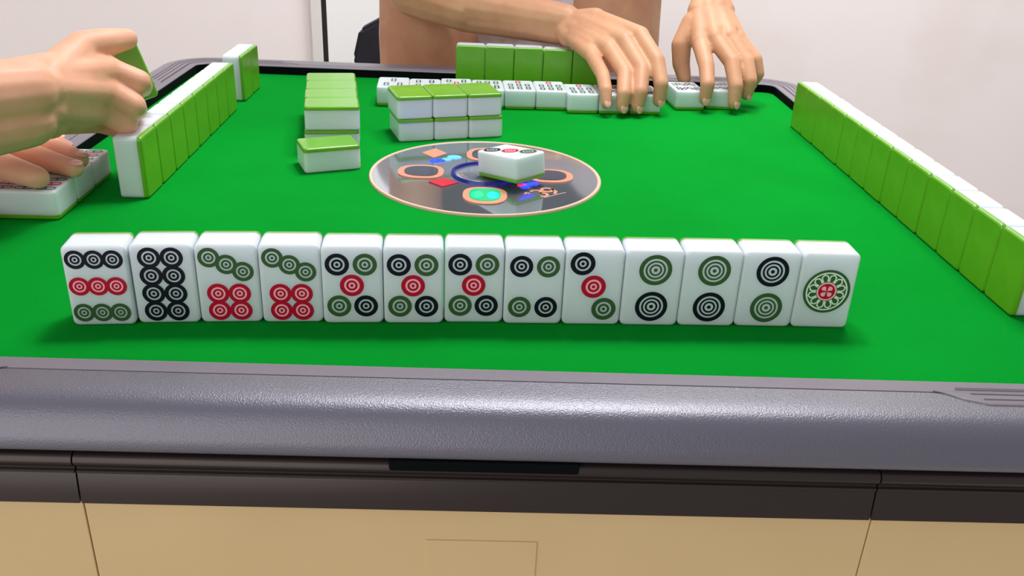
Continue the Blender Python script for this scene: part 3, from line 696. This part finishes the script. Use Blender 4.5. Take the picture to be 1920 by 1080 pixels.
# ---- the far player, standing and leaning over the table, sorting tiles with both hands
bm = bmesh.new()
C_mcp = [(0.1620, 0.300, 0.0720), (0.1455, 0.298, 0.0660), (0.1290, 0.298, 0.0580), (0.1105, 0.301, 0.0510)]
C_carp = [(0.1180, 0.352, 0.0800), (0.1080, 0.350, 0.0740), (0.0980, 0.350, 0.0670), (0.0900, 0.352, 0.0600)]
C_f = [[(0.1765, 0.266, 0.0530), (0.1800, 0.246, 0.0330), (0.1795, 0.2440, 0.0160)],
       [(0.1610, 0.261, 0.0440), (0.1580, 0.238, 0.0260), (0.1560, 0.2350, 0.0110)],
       [(0.1435, 0.260, 0.0390), (0.1405, 0.235, 0.0240), (0.1395, 0.2320, 0.0110)],
       [(0.1205, 0.264, 0.0370), (0.1220, 0.239, 0.0260), (0.1225, 0.2320, 0.0140)]]
C_th = [(0.1220, 0.345, 0.0660), (0.1560, 0.325, 0.0480), (0.1780, 0.312, 0.0380), (0.1890, 0.306, 0.0280)]
hand(bm, (0.0860, 0.372, 0.0690), C_carp, C_mcp, C_f, C_th)
cap(bm, (0.0860, 0.372, 0.0740), 0.0185, (-0.030, 0.430, 0.0800), 0.026); cap(bm, (0.0820, 0.376, 0.0640), 0.0185, (-0.030, 0.434, 0.0720), 0.026)
cap(bm, (-0.030, 0.432, 0.0770), 0.030, (-0.095, 0.470, 0.0900), 0.034)
far_r = fuse(bm, 0.0016, 5)
bm = bmesh.new()
D_mcp = [(0.2320, 0.318, 0.0640), (0.2470, 0.316, 0.0700), (0.2620, 0.317, 0.0720), (0.2750, 0.323, 0.0690)]
D_carp = [(0.2330, 0.352, 0.0930), (0.2430, 0.350, 0.0960), (0.2530, 0.351, 0.0965), (0.2620, 0.354, 0.0940)]
D_f = [[(0.2345, 0.287, 0.0460), (0.2335, 0.2660, 0.0300), (0.2325, 0.2645, 0.0150)],
       [(0.2620, 0.288, 0.0500), (0.2645, 0.2680, 0.0290), (0.2640, 0.2640, 0.0120)],
       [(0.2790, 0.292, 0.0500), (0.2820, 0.2780, 0.0330), (0.2810, 0.2790, 0.0180)],
       [(0.2920, 0.305, 0.0510), (0.2960, 0.3000, 0.0360), (0.2930, 0.3060, 0.0240)]]
D_th = [(0.2270, 0.346, 0.0800), (0.2150, 0.336, 0.0580), (0.2165, 0.3320, 0.0380), (0.2210, 0.3270, 0.0230)]
hand(bm, (0.2480, 0.372, 0.1120), D_carp, D_mcp, D_f, D_th)
cap(bm, (0.2430, 0.374, 0.1140), 0.0185, (0.2550, 0.450, 0.200), 0.028); cap(bm, (0.2530, 0.374, 0.1140), 0.0185, (0.2650, 0.450, 0.200), 0.028)
cap(bm, (0.260, 0.450, 0.200), 0.032, (0.262, 0.500, 0.262), 0.036)
far_l = fuse(bm, 0.0016, 5)
bm = bmesh.new()
SHL, SHR = Vector((-0.100, 0.530, 0.420)), Vector((0.225, 0.500, 0.420))
cap(bm, (-0.095, 0.470, 0.0900), 0.033, SHL, 0.048); cap(bm, (0.262, 0.500, 0.262), 0.035, SHR, 0.048)
for s in (-0.06, 0, 0.06): cap(bm, (0.03 + s, 0.64, 0.13), 0.090, (0.025 + s * 1.15, 0.545, 0.37), 0.084)
cap(bm, SHL, 0.052, SHR, 0.052); cap(bm, (0.05, 0.53, 0.42), 0.052, (0.05, 0.475, 0.51), 0.048)
for cx_, kx in ((-0.078, -0.090), (0.158, 0.172)):
    cap(bm, (cx_ * 0.96 + 0.002, 0.600, 0.130), 0.080, (cx_, 0.560, 0.02), 0.073); cap(bm, (cx_, 0.560, 0.02), 0.073, (kx, 0.545, -0.28), 0.052)
    cap(bm, (kx, 0.545, -0.28), 0.052, (kx, 0.565, -0.66), 0.036); cap(bm, (kx, 0.575, -0.705), 0.036, (kx * 1.03, 0.44, -0.722), 0.027)
Ph, Rh = head_parts(bm, (0.05, 0.430, 0.610), 0.0, 0.45)
body = fuse(bm, 0.006, 6)
fpn = empty('person', Matrix.Translation((0.04, 0.56, FLOOR)))
tag(fpn, 'bare-legged player in pale shorts leaning over the table, both hands on tiles', 'person')
bpy.context.view_layer.update()
pp('body', joined('body', [far_r, far_l, body]), 'skin_tan', fpn)
nails(fpn)
bm = bmesh.new()
cap(bm, (-0.03, 0.615, 0.14), 0.094, (0.11, 0.615, 0.14), 0.094); cap(bm, (0.0, 0.595, 0.06), 0.082, (0.08, 0.595, 0.06), 0.082); cap(bm, (0.015, 0.58, 0.0), 0.060, (0.065, 0.58, 0.0), 0.060)
for cx_ in (-0.078, 0.158): cap(bm, (cx_, 0.610, 0.16), 0.092, (cx_, 0.598, 0.13), 0.090)
pp('shorts', fuse(bm, 0.006, 6), 'shorts', fpn)
bm = bmesh.new()
for s in (-0.06, 0, 0.06): cap(bm, (0.03 + s, 0.635, 0.175), 0.103, (0.025 + s * 1.15, 0.545, 0.36), 0.093)
cap(bm, SHL, 0.060, SHR, 0.060); cap(bm, (-0.045, 0.632, 0.19), 0.102, (0.105, 0.632, 0.19), 0.102); cap(bm, SHL, 0.060, SHL.lerp(Vector((-0.095, 0.470, 0.09)), 0.38), 0.056); cap(bm, SHR, 0.060, SHR.lerp(Vector((0.262, 0.50, 0.262)), 0.6), 0.056)
pp('shirt', fuse(bm, 0.008, 6), 'shirt_grey', fpn)
det(Ph, Rh, fpn, 0.06)
# ---- black chair behind the far player
ch = empty('chair', Matrix.Translation((-0.004, 0.95, FLOOR))); tag(ch, 'black chair behind the bare-legged player', 'chair')
pts = [(-0.232, 0.42), (-0.226, 0.60), (-0.238, 0.66), (-0.226, 0.708), (-0.165, 0.742), (0.165, 0.742), (0.226, 0.708), (0.238, 0.66), (0.226, 0.60), (0.232, 0.42)]
me = extrude_poly('backrest', pts, -0.02, 0.02); me.transform(Matrix.Rotation(math.pi / 2, 4, 'X'))
bmx = bmesh.new(); bmx.from_mesh(me); bmesh.ops.bevel(bmx, geom=bmx.edges[:], offset=0.006, segments=2, affect='EDGES'); bpy.data.meshes.remove(me)
link('backrest', bm_mesh('backrest', bmx), 'chair_black', ch)
link('seat', box_mesh('seat', -0.22, 0.22, -0.22, 0.01, 0.40, 0.445, 0.012), 'chair_black', ch)
for a in (-1, 1):
    for y in (-0.19, -0.01): link('leg', box_mesh('leg', a * 0.19 - 0.014, a * 0.19 + 0.014, y - 0.014, y + 0.014, 0.0, 0.41, 0.003), 'chair_black', ch)
